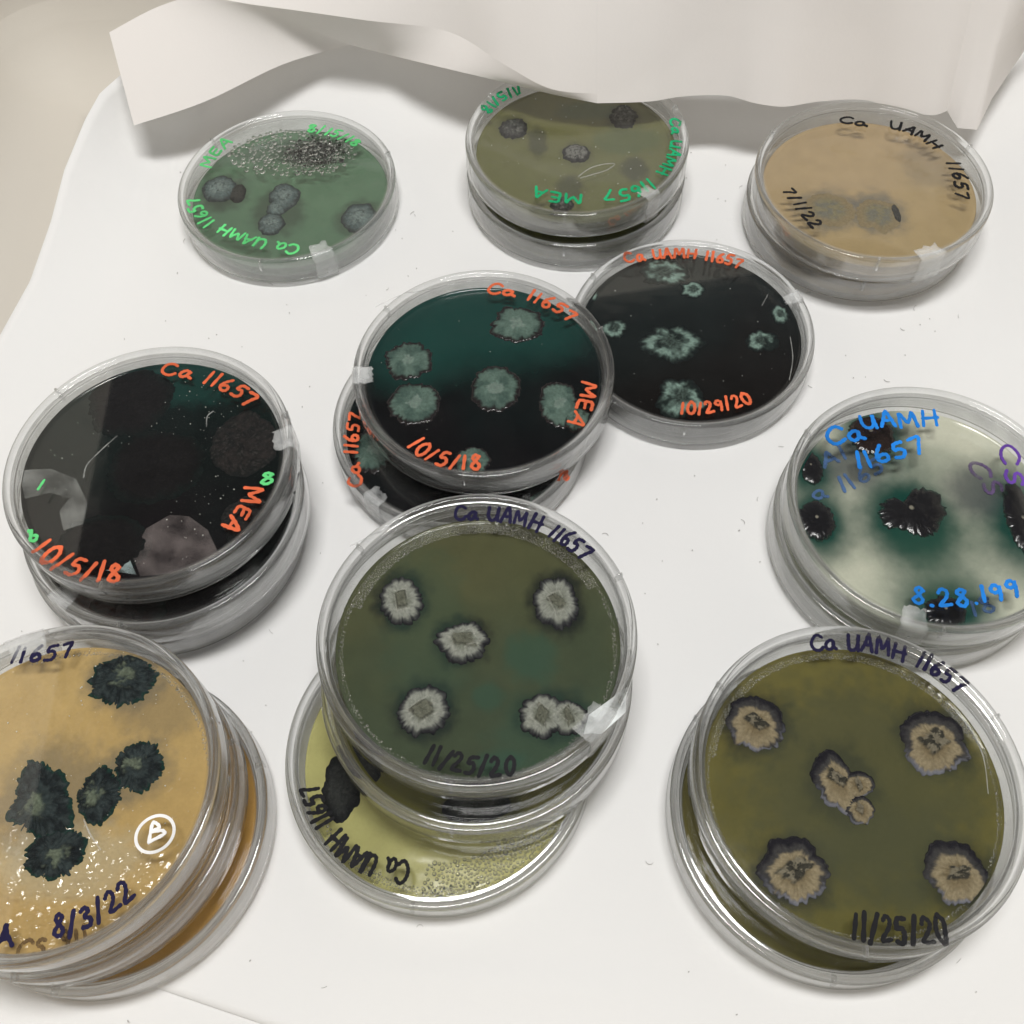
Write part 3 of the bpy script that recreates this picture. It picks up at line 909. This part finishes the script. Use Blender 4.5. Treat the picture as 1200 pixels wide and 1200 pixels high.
# ------------------------------------------------------------------ the dishes, each a thing of its own
PLATES = {
 'A': dict(at=(-90.2, 347.1, 0), tilt=(0, 0), agar=6.0,
  writing=[
   ('MEA', 'lime', 5.2, [(-34.33, 12.04), (-31.48, 20.6), (-26.16, 28.03)]),
   ('8/15/18', 'lime', 4.6, [(6.75, 32.44), (17.24, 29.41), (28.62, 21.29)]),
   ('Ca UAMH', 'lime', 5.2, [(8.15, -37.51), (-8.16, -32.52), (-25.13, -22.96)]),
   ('11657', 'lime', 5.6, [(-28.97, -20.7), (-34.01, -14.27), (-37.9, -5.77)]),
  ],
  colony=[
   ('cauli', [(-32.19, 7.12), 8.01, 8.26]),
   ('dark', [(-23.56, 3.84), 3.8, 5.99]),
   ('cauli', [(-2.93, -0.26), 7.17, 8.65]),
   ('cauli', [(-5.8, -6.91), 4.5, 4.77]),
   ('cauli', [(-7.31, -16.12), 5.93, 6.76]),
   ('cauli', [(30.56, -15.11), 7.78, 9.4]),
  ],
  halo=[
   (-30.07, 4.82, 12.93, 13.23, 'ink', 0.7),
   (-4.93, -8.54, 13.45, 18.23, 'ink', 0.6),
   (30.97, -16.16, 12.56, 14.66, 'ink', 0.6),
   (9.38, 27.38, 17.1, 10.95, 'ink', 1.0),
   (-6.25, 29.63, 23.4, 9.25, 'ink', 0.4),
  ],
  tape=[
   (-68.1, 9),
  ],
  drops=[
   (-0.44, 21.59, 27.47, 14.81, 12.4, 230, 0.5, 1.3),
   (13.01, 18.42, 15.96, 12.39, 12.4, 100, 0.5, 1.2),
  ],
 ),
 'B2': dict(at=(34.7, 347.2, 0), tilt=(0, 0), agar=6.0,
 ),
 'B1': dict(at=(34.9, 349.5, 14.6), tilt=(0, 0), agar=6.0,
  writing=[
   ('11/5/18', 'green', 5.2, [(-22.41, 35.73), (-30.8, 31.76), (-40.41, 21.17)]),
   ('MEA', 'green', 5.2, [(-0.42, -33.98), (-9.63, -32.36), (-19.09, -28.24)]),
   ('11657', 'green', 6, [(26.99, -26.47), (18.49, -31.35), (8.72, -32.15)]),
   ('Ca UAMH', 'green', 4.6, [(39.94, 8.65), (38.73, -7.31), (30.84, -23.23)]),
  ],
  colony=[
   ('crust', [(-26.02, 17.05), 5.96, 6.7]),
   ('crust', [(22.1, 21.36), 5.96, 7.36]),
   ('cruston', [(0.24, -0.64), 5.81, 5.91]),
   ('crust', [(-8.36, -30.93), 4.92, 4.48]),
  ],
  halo=[
   (-16.05, 8.63, 5.16, 12.13, 'ink', 0.6),
   (-4.14, -21.17, 7.1, 9.23, 'ink', 0.55),
   (23.54, -11.79, 7.17, 9.47, 'ink', 0.6),
   (-25.99, 17.6, 8.93, 10.1, 'ink', 0.5),
   (22.04, 20.8, 8.93, 10.22, 'ink', 0.5),
   (0.24, -0.64, 8.73, 8.61, 'ink', 0.4),
   (22.42, 5.85, 18.28, 10.98, 'green', 0.3),
   (7.53, 26.4, 18.74, 6.85, 'green', 0.4),
  ],
  tape=[
   (-53.7, 7),
  ],
  scratch=[
   (0.22, 13.62, [(-1.0, -23.42), (3.54, -19.18), (9.0, -17.02), (14.3, -16.88), (11.18, -20.23), (5.74, -22.38), (-0.38, -24.47)]),
  ],
 ),
 'C2': dict(at=(152, 320.5, 0), tilt=(0, 0), agar=6.0,
 ),
 'C1': dict(at=(151.9, 315.8, 15.4), tilt=(-0.9, 0.2), agar=6.5,
  writing=[
   ('Ca', 'black', 4.6, [(-6.44, 34.46), (-1.36, 33.0), (4.42, 31.5)]),
   ('UAMH', 'black', 5, [(14.06, 29.74), (22.16, 24.85), (28.61, 15.35)]),
   ('11657', 'black', 5.2, [(31.42, 7.35), (32.07, -1.87), (30.26, -13.66)]),
   ('7/1/22', 'black', 5, [(-37.22, -4.23), (-33.56, -15.75), (-29.34, -26.98)]),
  ],
  colony=[
   ('smudge', [(-18.29, -9.26), 10.26, 10.08]),
   ('smudge', [(1.5, -13.52), 8.84, 10.03]),
   ('dark', [(8.52, -13.0), 1.69, 5.5]),
  ],
  halo=[
   (-18.29, -9.26, 15.04, 15.22, 'slate', 0.6),
   (1.73, -12.55, 13.6, 15.18, 'slate', 0.7),
   (29.14, 13.57, 14.03, 16.31, 'slate', 0.25),
  ],
  tape=[
   (-74.7, 11),
  ],
 ),
 'E2': dict(at=(-17.2, 218.2, 0), tilt=(0, 0), agar=8.5,
  writing=[
   ('Ca 11657', 'orange', 4.6, [(-35.19, -26.79), (-37.5, -12.84), (-36.52, 4.17)]),
   ('18', 'orange', 4, [(34.03, -28.63), (35.81, -29.09), (38.24, -28.87)]),
  ],
  colony=[
   ('teal', [(-32.48, -8.91), 8.19, 9.97]),
   ('teal', [(29.44, -35.11), 6.65, 5.68]),
  ],
  tape=[
   (-133.5, 8),
  ],
 ),
 'E1': dict(at=(-7.9, 228.9, 15.2), tilt=(0.3, 0.9), agar=8.5,
  writing=[
   ('Ca 11657', 'orange', 5.2, [(2.35, 35.02), (18.59, 30.82), (32.57, 19.73)]),
   ('MEA', 'orange', 5.2, [(34.59, -7.63), (32.68, -16.93), (28.52, -24.8)]),
   ('10/5/18', 'orange', 5.8, [(-26.95, -32.14), (-16.15, -40.68), (-1.71, -43.09)]),
  ],
  colony=[
   ('teal', [(13.12, 23.92), 9.96, 9.26]),
   ('teal', [(-27.53, 8.42), 8.8, 8.86]),
   ('teal', [(-25.22, -10.69), 9.5, 9.57]),
   ('teal', [(3.77, -5.62), 9.26, 10.12]),
   ('teal', [(26.44, -13.57), 7.33, 10.3]),
   ('teal', [(32.35, -20.58), 4.84, 5.21]),
   ('teal', [(-5.26, -36.45), 6.8, 6.39]),
  ],
  halo=[
   (-1.59, 27.15, 48.34, 32.77, 'teal', 0.8),
   (-27.23, 10.0, 22.06, 20.54, 'teal', 0.6),
   (27.27, 23.63, 19.26, 21.39, 'teal', 0.5),
  ],
  tape=[
   (-178.6, 8),
  ],
  scratch=[
   (0.16, 13.62, [(-39.71, 30.86), (-30.19, 36.3), (-17.29, 39.07)]),
  ],
 ),
 'F': dict(at=(72.5, 255.2, 0), tilt=(0, 0), agar=9.5,
  writing=[
   ('Ca UAMH 11657', 'orange', 5.2, [(-21.12, 35.54), (0.52, 37.39), (23.97, 30.24)]),
   ('10/29/20', 'orange', 5, [(-9.18, -39.46), (3.6, -39.84), (17.99, -36.06)]),
  ],
  colony=[
   ('fuzz', [(-6.07, 33.45), 10.35, 7.54]),
   ('fuzz', [(4.42, 23.53), 4.77, 4.59]),
   ('fuzz', [(-28.87, 5.17), 5.01, 5.24]),
   ('fuzz', [(-7.4, -3.07), 13.18, 9.06]),
   ('fuzz', [(27.22, -4.38), 6.89, 5.16]),
   ('fuzz', [(36.76, 8.44), 3.68, 4.89]),
   ('fuzz', [(-7.1, -29.44), 9.56, 9.67]),
   ('fuzz', [(-36.73, 23.92), 3.08, 4.1]),
  ],
  tape=[
   (17.0, 5),
  ],
  scratch=[
   (0.18, 13.62, [(33.24, -26.66), (36.33, -16.72), (37.24, -6.36)]),
   (0.2, 13.62, [(32.48, 15.66), (29.19, 10.11)]),
  ],
 ),
 'D3': dict(at=(-120.9, 181, 0), tilt=(0, 0), agar=9.0,
 ),
 'D2': dict(at=(-116.6, 179.6, 14.6), tilt=(0, 0), agar=9.0,
  colony=[
   ('black', [(-8.12, -37.69), 13.84, 9.33]),
  ],
  tape=[
   (-129.0, 9),
  ],
 ),
 'D1': dict(at=(-117.7, 186.7, 29.2), tilt=(0, 0.3), agar=9.5,
  writing=[
   ('Ca 11657', 'orange', 5.4, [(-1.03, 34.69), (15.34, 30.07), (30.64, 19.12)]),
   ('MEA', 'orange', 5.4, [(32.38, -12.44), (30.9, -20.01), (26.68, -26.32)]),
   ('10/5/18', 'orange', 6.4, [(-31.82, -32.37), (-18.5, -41.67), (-2.39, -44.54)]),
   ('8', 'lime', 4.2, [(36.95, -11.39), (39.15, -11.51), (41.88, -11.34)]),
   ('1', 'lime', 3.6, [(-35.81, -9.4), (-33.8, -9.83), (-31.92, -9.61)]),
   ('8', 'lime', 4.6, [(-33.5, -29.26), (-32.0, -28.73), (-30.21, -27.0)]),
  ],
  colony=[
   ('black', [(-11.88, 26.77), 14.8, 15.15]),
   ('black', [(0.5, 0.53), 16.5, 15.42]),
   ('brown', [(29.23, 7.47), 11.49, 13.5]),
   ('brown', [(33.07, -22.4), 8.22, 9.68]),
   ('black', [(-12.14, -29.33), 14.95, 12.14]),
  ],
  halo=[
   (9.78, 37.36, 27.0, 15.57, 'teal', 0.6),
  ],
  tape=[
   (7.2, 9),
  ],
  film=[
   ('frost', [(-44.66, 0.64), (-33.96, 0.73), (-24.7, -3.78), (-19.45, -13.22), (-19.47, -21.17), (-25.4, -23.05), (-28.06, -15.96), (-25.6, -11.27), (-32.19, -8.64), (-40.16, -10.49)]),
   ('blush', [(-2.18, -32.9), (1.1, -23.83), (8.12, -19.17), (14.26, -20.13), (20.87, -25.51), (24.98, -33.72), (19.21, -39.43), (8.23, -40.64), (1.65, -40.89)]),
   ('ice', [(-11.28, -37.84), (-7.48, -33.23), (-3.53, -32.83), (0.23, -40.23)]),
  ],
  scratch=[
   (0.22, 13.62, [(-12.21, 10.04), (-16.68, 4.49), (-20.24, -1.01), (-20.5, -5.95)]),
   (0.2, 13.62, [(17.3, 12.2), (17.12, 16.4), (18.91, 18.42)]),
  ],
 ),
 'G2': dict(at=(136.1, 163.7, 0), tilt=(0, 0), agar=5.0,
 ),
 'G1': dict(at=(137.9, 164.7, 14.6), tilt=(0, 0), agar=5.0,
  writing=[
   ('Ca', 'blue', 7, [(-29.01, 24.48), (-23.33, 25.2), (-16.7, 26.22)]),
   ('UAMH', 'blue', 6, [(-16.36, 30.46), (-3.16, 30.39), (10.33, 30.31)]),
   ('11657', 'blue', 6.6, [(-21.3, 14.34), (-10.2, 16.43), (3.58, 19.77)]),
   ('8.28.199', 'blue', 5.6, [(-15.38, -35.85), (-2.0, -37.45), (19.35, -35.09)]),
   ('CS', 'violet', 5.6, [(28.54, 21.09), (27.33, 12.88), (26.25, 5.19)]),
  ],
  ghost=[  # lid writing mirrored in the wet gel, drawn as muted strokes
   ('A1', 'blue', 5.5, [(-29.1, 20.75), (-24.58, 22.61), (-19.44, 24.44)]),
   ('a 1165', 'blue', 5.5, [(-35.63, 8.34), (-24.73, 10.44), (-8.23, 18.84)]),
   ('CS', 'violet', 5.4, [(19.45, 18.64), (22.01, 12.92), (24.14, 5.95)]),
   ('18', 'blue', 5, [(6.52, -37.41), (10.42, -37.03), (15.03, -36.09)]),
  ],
  colony=[
   ('wet', [(-15.24, 0.8), (-12.85, 5.02), (-8.52, 7.47), (-5.4, 5.94), (-1.2, 10.12), (4.51, 10.82), (7.5, 6.56), (7.31, 0.2), (3.66, -6.18), (-0.06, -8.57), (-5.14, -7.32), (-8.81, -4.83), (-12.89, -3.95)]),
   ('wet', [(-35.81, -0.03), 6.25, 8.1]),
   ('wet', [(-33.78, 21.02), 4.11, 7.17]),
   ('brownwet', [(-10.05, 33.26), 8.04, 8.98]),
   ('wet', [(32.32, -4.52), 5.61, 15.16]),
   ('wet', [(-1.66, -35.49), 6.98, 5.51]),
  ],
  halo=[
   (-4.2, -3.45, 16.91, 18.84, 'green', 1.0),
   (-4.62, -0.46, 23.76, 25.1, 'deepgreen', 1.0),
   (-35.65, -0.7, 15.32, 20.58, 'deepgreen', 1.0),
   (-33.78, 21.02, 12.89, 15.95, 'deepgreen', 1.0),
   (-9.02, 32.47, 17.23, 19.7, 'deepgreen', 1.0),
   (32.79, -3.88, 22.45, 30.31, 'deepgreen', 1.0),
   (-0.97, -34.93, 19.86, 14.92, 'deepgreen', 1.0),
   (-18.94, 21.22, 12.29, 12.32, 'slate', 0.8),
   (19.08, 8.62, 12.03, 14.21, 'slate', 0.8),
   (-44.57, -28.08, 5.45, 6.18, 'slate', 0.8),
   (-1.75, -27.34, 24.44, 12.68, 'green', 0.5),
   (7.77, 21.43, 14.6, 9.1, 'green', 0.35),
   (1.79, -13.49, 24.95, 16.62, 'green', 0.45),
  ],
  tape=[
   (-111.4, 8),
  ],
 ),
 'H3': dict(at=(-25.8, 94.8, 0), tilt=(0, 0), agar=4.5,
  writing=[
   ('Ca UAMH 11657', 'black', 5.8, [(-8.74, -33.13), (-25.82, -26.3), (-36.79, -8.98)]),
  ],
  colony=[
   ('dark', [(-31.16, -8.59), 5.84, 10.77]),
  ],
  ring=[
   (32, 42.0, -85, -25, 700, 0.4, 0.95),
   (39, 42.5, -140, -85, 250, 0.3, 0.6),
  ],
 ),
 'H2': dict(at=(-13.2, 112.1, 14.6), tilt=(0, 0), agar=4.5,
  colony=[
   ('dark', [(-0.93, -37.1), 10.45, 4.46]),
   ('dark', [(-36.27, -23.81), 7.66, 7.83]),
  ],
  halo=[
   (-0.93, -36.86, 17.42, 7.49, 'ink', 0.7),
  ],
 ),
 'H1': dict(at=(-12.2, 120, 29.8), tilt=(-0.8, 0.6), agar=4.5,
  writing=[
   ('Ca UAMH 11657', 'navy', 5.2, [(-5.92, 37.78), (15.04, 34.87), (32.89, 21.6)]),
   ('11/25/20', 'black', 5.2, [(-15.52, -38.58), (-4.14, -42.17), (9.49, -43.51)]),
  ],
  colony=[
   ('grey', [(-23.12, 15.0), 6.59, 8.3]),
   ('grey', [(-13.4, 1.09), (-11.32, 4.36), (-6.38, 5.82), (-1.15, 7.56), (1.62, 4.3), (3.32, 0.29), (1.4, -4.05), (-4.0, -5.99), (-9.07, -4.65)]),
   ('grey', [(24.68, 12.07), 7.08, 9.45]),
   ('grey', [(-16.41, -20.81), 7.94, 8.14]),
   ('grey', [(25.5, -24.59), 6.16, 5.17]),
   ('grey', [(17.89, -23.98), 6.16, 7.28]),
  ],
  halo=[
   (-23.12, 15.0, 10.54, 12.54, 'ink', 0.95),
   (-5.17, 0.7, 11.32, 10.21, 'ink', 0.9),
   (24.68, 12.07, 10.48, 13.68, 'ink', 0.95),
   (-16.16, -20.56, 11.41, 11.63, 'ink', 0.95),
   (21.58, -24.15, 13.29, 9.39, 'ink', 0.9),
   (15.64, -5.29, 9.17, 10.03, 'green', 0.55),
   (2.53, -17.54, 5.99, 5.29, 'green', 0.5),
   (5.08, -37.17, 9.63, 4.93, 'green', 0.6),
   (-15.46, 4.57, 15.54, 35.97, 'green', 0.25),
   (21.26, -29.23, 21.95, 15.55, 'green', 0.35),
  ],
  tape=[
   (-43.0, 12),
  ],
  film=[
   ('ice', [(30.73, -27.38), (42.28, -19.59), (41.04, -27.12), (33.83, -32.94), (28.88, -32.71)]),
  ],
  ring=[
   (38.2, 42.6, 25, 160, 1500, 0.25, 0.55),
   (40.6, 42.8, 160, 385, 700, 0.2, 0.45),
  ],
  scratch=[
   (0.2, 13.62, [(-38.42, 30.28), (-28.01, 35.24), (-14.73, 37.66)]),
  ],
 ),
 'I2': dict(at=(89.3, 70.6, 0), tilt=(0, 0), agar=5.0,
 ),
 'I1': dict(at=(94.8, 75.7, 14.6), tilt=(-0.3, 0), agar=5.0,
  writing=[
   ('Ca UAMH 11657', 'navy', 5.4, [(-5.68, 39.25), (17.92, 35.79), (34.45, 23.29)]),
   ('11/25/20', 'black', 6.6, [(-11.01, -41.65), (0.21, -43.62), (14.15, -44.25)]),
  ],
  colony=[
   ('tan', [(-24.64, 20.09), 9.2, 8.96]),
   ('tan', [(26.82, 11.71), 10.04, 9.97]),
   ('tan', [(1.72, 0.21), 5.19, 3.82]),
   ('tan', [(0.68, -6.88), 4.64, 4.22]),
   ('tan', [(-10.88, 4.6), (-9.3, 8.86), (-6.04, 11.27), (-2.52, 11.1), (-0.15, 7.89), (0.3, 4.05), (0.47, -0.97), (0.4, -5.9), (-2.16, -8.69), (-5.7, -6.82), (-9.32, -2.72)]),
   ('tan', [(-20.92, -22.65), 9.96, 8.94]),
   ('tan', [(23.97, -25.66), 8.7, 8.76]),
  ],
  halo=[
   (-24.64, 20.09, 13.29, 13.12, 'ink', 0.95),
   (26.95, 12.23, 14.07, 14.13, 'ink', 0.95),
   (-2.86, 0.94, 13.83, 15.57, 'ink', 0.8),
   (-20.92, -22.65, 13.75, 12.79, 'ink', 0.95),
   (23.97, -25.66, 12.69, 12.39, 'ink', 0.9),
   (3.2, 0.14, 41.8, 40.51, 'mud', 0.65),
   (6.17, -19.29, 26.17, 17.05, 'mud', 0.4),
  ],
  ring=[
   (39.6, 42.8, 20, 165, 1200, 0.25, 0.55),
   (41.0, 42.9, 165, 380, 900, 0.2, 0.5),
  ],
  scratch=[
   (0.14, 13.62, [(32.56, 18.94), (36.46, 5.95), (34.99, -6.21)]),
  ],
 ),
 'J3': dict(at=(-124.1, 77.1, 0), tilt=(0, 0), agar=6.0,
  colony=[
   ('dark', [(25.2, 39.15), 3.9, 8.87]),
  ],
  halo=[
   (24.89, 36.87, 8.31, 11.79, 'ink', 0.8),
  ],
 ),
 'J2': dict(at=(-129.1, 79.6, 14.6), tilt=(0, 0), agar=6.0,
 ),
 'J1': dict(at=(-130.7, 81.4, 29.2), tilt=(0, 0), agar=6.0,
  writing=[
   ('11657', 'navy', 4.6, [(-18.28, 36.18), (-9.0, 35.96), (0.3, 37.08)]),
   ('8/3/22', 'navy', 5.2, [(8.82, -40.25), (18.15, -37.63), (28.74, -30.88)]),
   ('A', 'navy', 6, [(-6.01, -41.99), (-3.6, -42.1), (-1.15, -41.41)]),
   ('B', 'white', 5.4, [(29.07, -17.56), (32.0, -17.48), (34.97, -15.85)]),
  ],
  ghost=[
   ('CS 911', 'brown', 4.2, [(-3.59, -43.21), (5.6, -42.6), (15.29, -39.54)]),
  ],
  colony=[
   ('lobed', [(13.31, 32.22), 10.24, 8.03]),
   ('lobed', [(21.22, 5.69), 7.34, 8.08]),
   ('lobed', [(11.34, -2.04), 6.28, 8.39]),
   ('lobed', [(-13.37, -5.1), (-12.7, 3.21), (-11.26, 8.02), (-7.91, 9.59), (-3.65, 6.42), (1.12, 4.23), (3.54, -1.18), (5.55, -7.18), (4.48, -11.76), (0.18, -13.85), (-5.96, -12.41), (-10.0, -9.92), (-13.1, -8.62)]),
   ('lobed', [(2.27, -17.57), 8.92, 7.01]),
  ],
  halo=[
   (13.31, 32.22, 14.33, 11.7, 'slate', 0.6),
   (25.76, 22.61, 15.09, 10.74, 'slate', 0.35),
   (-1.81, -3.3, 21.66, 20.14, 'slate', 0.5),
   (20.81, 5.22, 12.2, 11.42, 'slate', 0.5),
   (5.92, -19.76, 25.67, 11.67, 'pale', 0.5),
  ],
  tape=[
   (108.6, 12),
  ],
  ring=[
   (40.5, 42.6, 20, 100, 260, 0.25, 0.6),
  ],
  scratch=[
   (0.2, 13.62, [(11.47, -10.45), (14.01, -14.61), (17.43, -18.75)]),
  ],
 ),
}

KEY = dict(A='A', B1='B', B2='B', C1='C', C2='C', E1='E', E2='E', F='F', D1='D', D2='D', D3='D', G1='G', G2='G', H1='H', H2='H2', H3='H3', I1='I', I2='I', J1='J', J2='J3', J3='J3')
LABEL = dict(
 A='green dish with water droplets under its lid, resting alone on the paper',
 B1='olive dish with dark green writing, upper of the pair under the hanging paper',
 B2='olive dish lying directly under the olive dish with dark green writing',
 C1='tan dish with black 7/1/22 writing, upper of the far right pair',
 C2='tan dish sticking out under the tan dish marked 7/1/22',
 E1='black dish with round teal colonies and orange 10/5/18, lying on another dish',
 E2='black dish mostly hidden under the black dish with round teal colonies',
 F='single black dish with orange 10/29/20 writing and no dish above or below it',
 D1='black dish with orange and light green writing, topmost of the left stack',
 D2='middle black dish of the left stack of three',
 D3='lowest black dish of the left stack of three',
 G1='cream dish stained green with blue writing and purple CS, topmost at the right side',
 G2='lower dish under the cream and green dish with blue writing',
 H1='dark olive green dish with grey white colonies, topmost of the centre stack',
 H2='olive dish in the middle of the centre stack, above the pale yellow dish',
 H3='pale yellow dish with black upside down writing, lowest of the centre stack',
 I1='golden olive dish with five black ringed tan colonies, topmost at the near right',
 I2='lower dish under the golden olive dish with black ringed tan colonies',
 J1='tan dish with dark lobed colonies and a circled white B, topmost at the near left',
 J2='middle dish of the near left tan stack, just under the dish with the circled B',
 J3='orange tan dish sticking out at the bottom of the near left tan stack')

def make_dish(pid, d, seed):
    global lid_me, base_me
    root = bpy.data.objects.new('petri_dish', None)
    S.collection.objects.link(root)
    root.empty_display_size = .02
    x, y, z = d['at']
    root.location = (x * MM, y * MM, z * MM)
    root.rotation_euler = (R(d['tilt'][0]), R(d['tilt'][1]), 0)
    thing(root, LABEL[pid], 'petri dish', 'petri dishes of fungal cultures')
    if lid_me is None:
        lid = mesh('lid', _lid[0], _lid[1], [M['sheet'], M['wall'], M['rim']], root, mat_idx=_lid[2])
        base = mesh('base', _base[0], _base[1], [M['sheet'], M['wall'], M['rim']], root, mat_idx=_base[2])
        lid_me, base_me = lid.data, base.data
    else:
        lid, base = link('lid', lid_me, root), link('base', base_me, root)
    key = KEY[pid]
    ag = make_agar(key, d, root)
    za = d['agar']
    for k, (kind, shape) in enumerate(d.get('colony', [])):
        colony(kind, shape, za, ag, seed * 13 + k)
    for k, (kind, poly) in enumerate(d.get('film', [])):
        onlid = pid == 'H1' and kind == 'ice'
        film('tape_bright' if onlid else kind, poly, 13.62 if onlid else za + .2, lid if onlid else ag)
    for k, (t, ink, h, b) in enumerate(d.get('writing', [])):
        write(t, h, b, 13.66, M['ink_' + ink], lid, .42 if ink == 'white' else None, seed=seed * 5 + k)
    for k, (w_, z_, pl) in enumerate(d.get('scratch', [])):
        sv, sf = [], []
        ribbon(sv, sf, pl, w_, z_, .05)
        mesh('scratch', sv, sf, M['frost'], lid, smooth=False)
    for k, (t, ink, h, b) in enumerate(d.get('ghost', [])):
        write(t, h, b, za + .1, M['pale_' + ink], base, seed=seed * 7 + k)  # on G1 these strokes are a painted reflection of the lid ink
    if pid == 'J1':
        c = d['writing'][-1][3][1]
        ring_of(c[0] - .6, c[1] + 2.2, 4.9, .42, 13.66, M['ink_white'], lid)
    for k, (a, wd) in enumerate(d.get('tape', [])):
        tape(a, wd, lid, M['tape'], seed + k)
    pts = []
    for k, (cx, cy_, rx, ry, h, n, a1, a2) in enumerate(d.get('drops', [])):
        def gen(rnd):
            a = rnd.uniform(0, 6.283); q = rnd.random() ** .55
            return cx + rx * q * math.cos(a), cy_ + ry * q * math.sin(a)
        pts += [(px, py, r, 12.5) for px, py, r in scatter(gen, n, a1, a2, seed + k, 40, 1.6) if math.hypot(px, py) < 44]
    if pts:
        domes('condensation', pts, lid, M['water'], True, .62)
    pts = []
    for k, (r0, r1, a0, a1_, n, s0, s1) in enumerate(d.get('ring', [])):
        def gen(rnd):
            a = R(rnd.triangular(a0 - 14, a1_ + 14, (a0 + a1_) / 2) if a1_ - a0 < 100 else rnd.uniform(a0, a1_)); q = r1 - (r1 - r0) * rnd.random() ** 1.4
            return q * math.cos(a), q * math.sin(a)
        pts += [(px, py, r, za + .06) for px, py, r in scatter(gen, n, s0, s1, seed + 50 + k)]
    if pts:
        domes('condensation', pts, ag, M['bead'], False)
    if pid in ('B1', 'D1', 'J1', 'F', 'E1'):
        rnd = random.Random(seed)
        n = dict(B1=90, D1=260, J1=130, F=26, E1=14)[pid]
        pts = []
        for _ in range(n):
            a = rnd.uniform(0, 6.283); q = 40 * math.sqrt(rnd.random())
            px, py = q * math.cos(a), q * math.sin(a)
            if pid == 'D1' and noise(px / 14, py / 14, 5) < rnd.uniform(.2, .8):
                continue
            pts.append((px, py, rnd.choice((.08, .1, .12, .2)) * rnd.uniform(.7, 1.2), za + .3))
        domes('speck', pts, ag, M['speck'], False)
    return root

for _i, (_pid, _d) in enumerate(PLATES.items()):
    make_dish(_pid, _d, _i + 1)
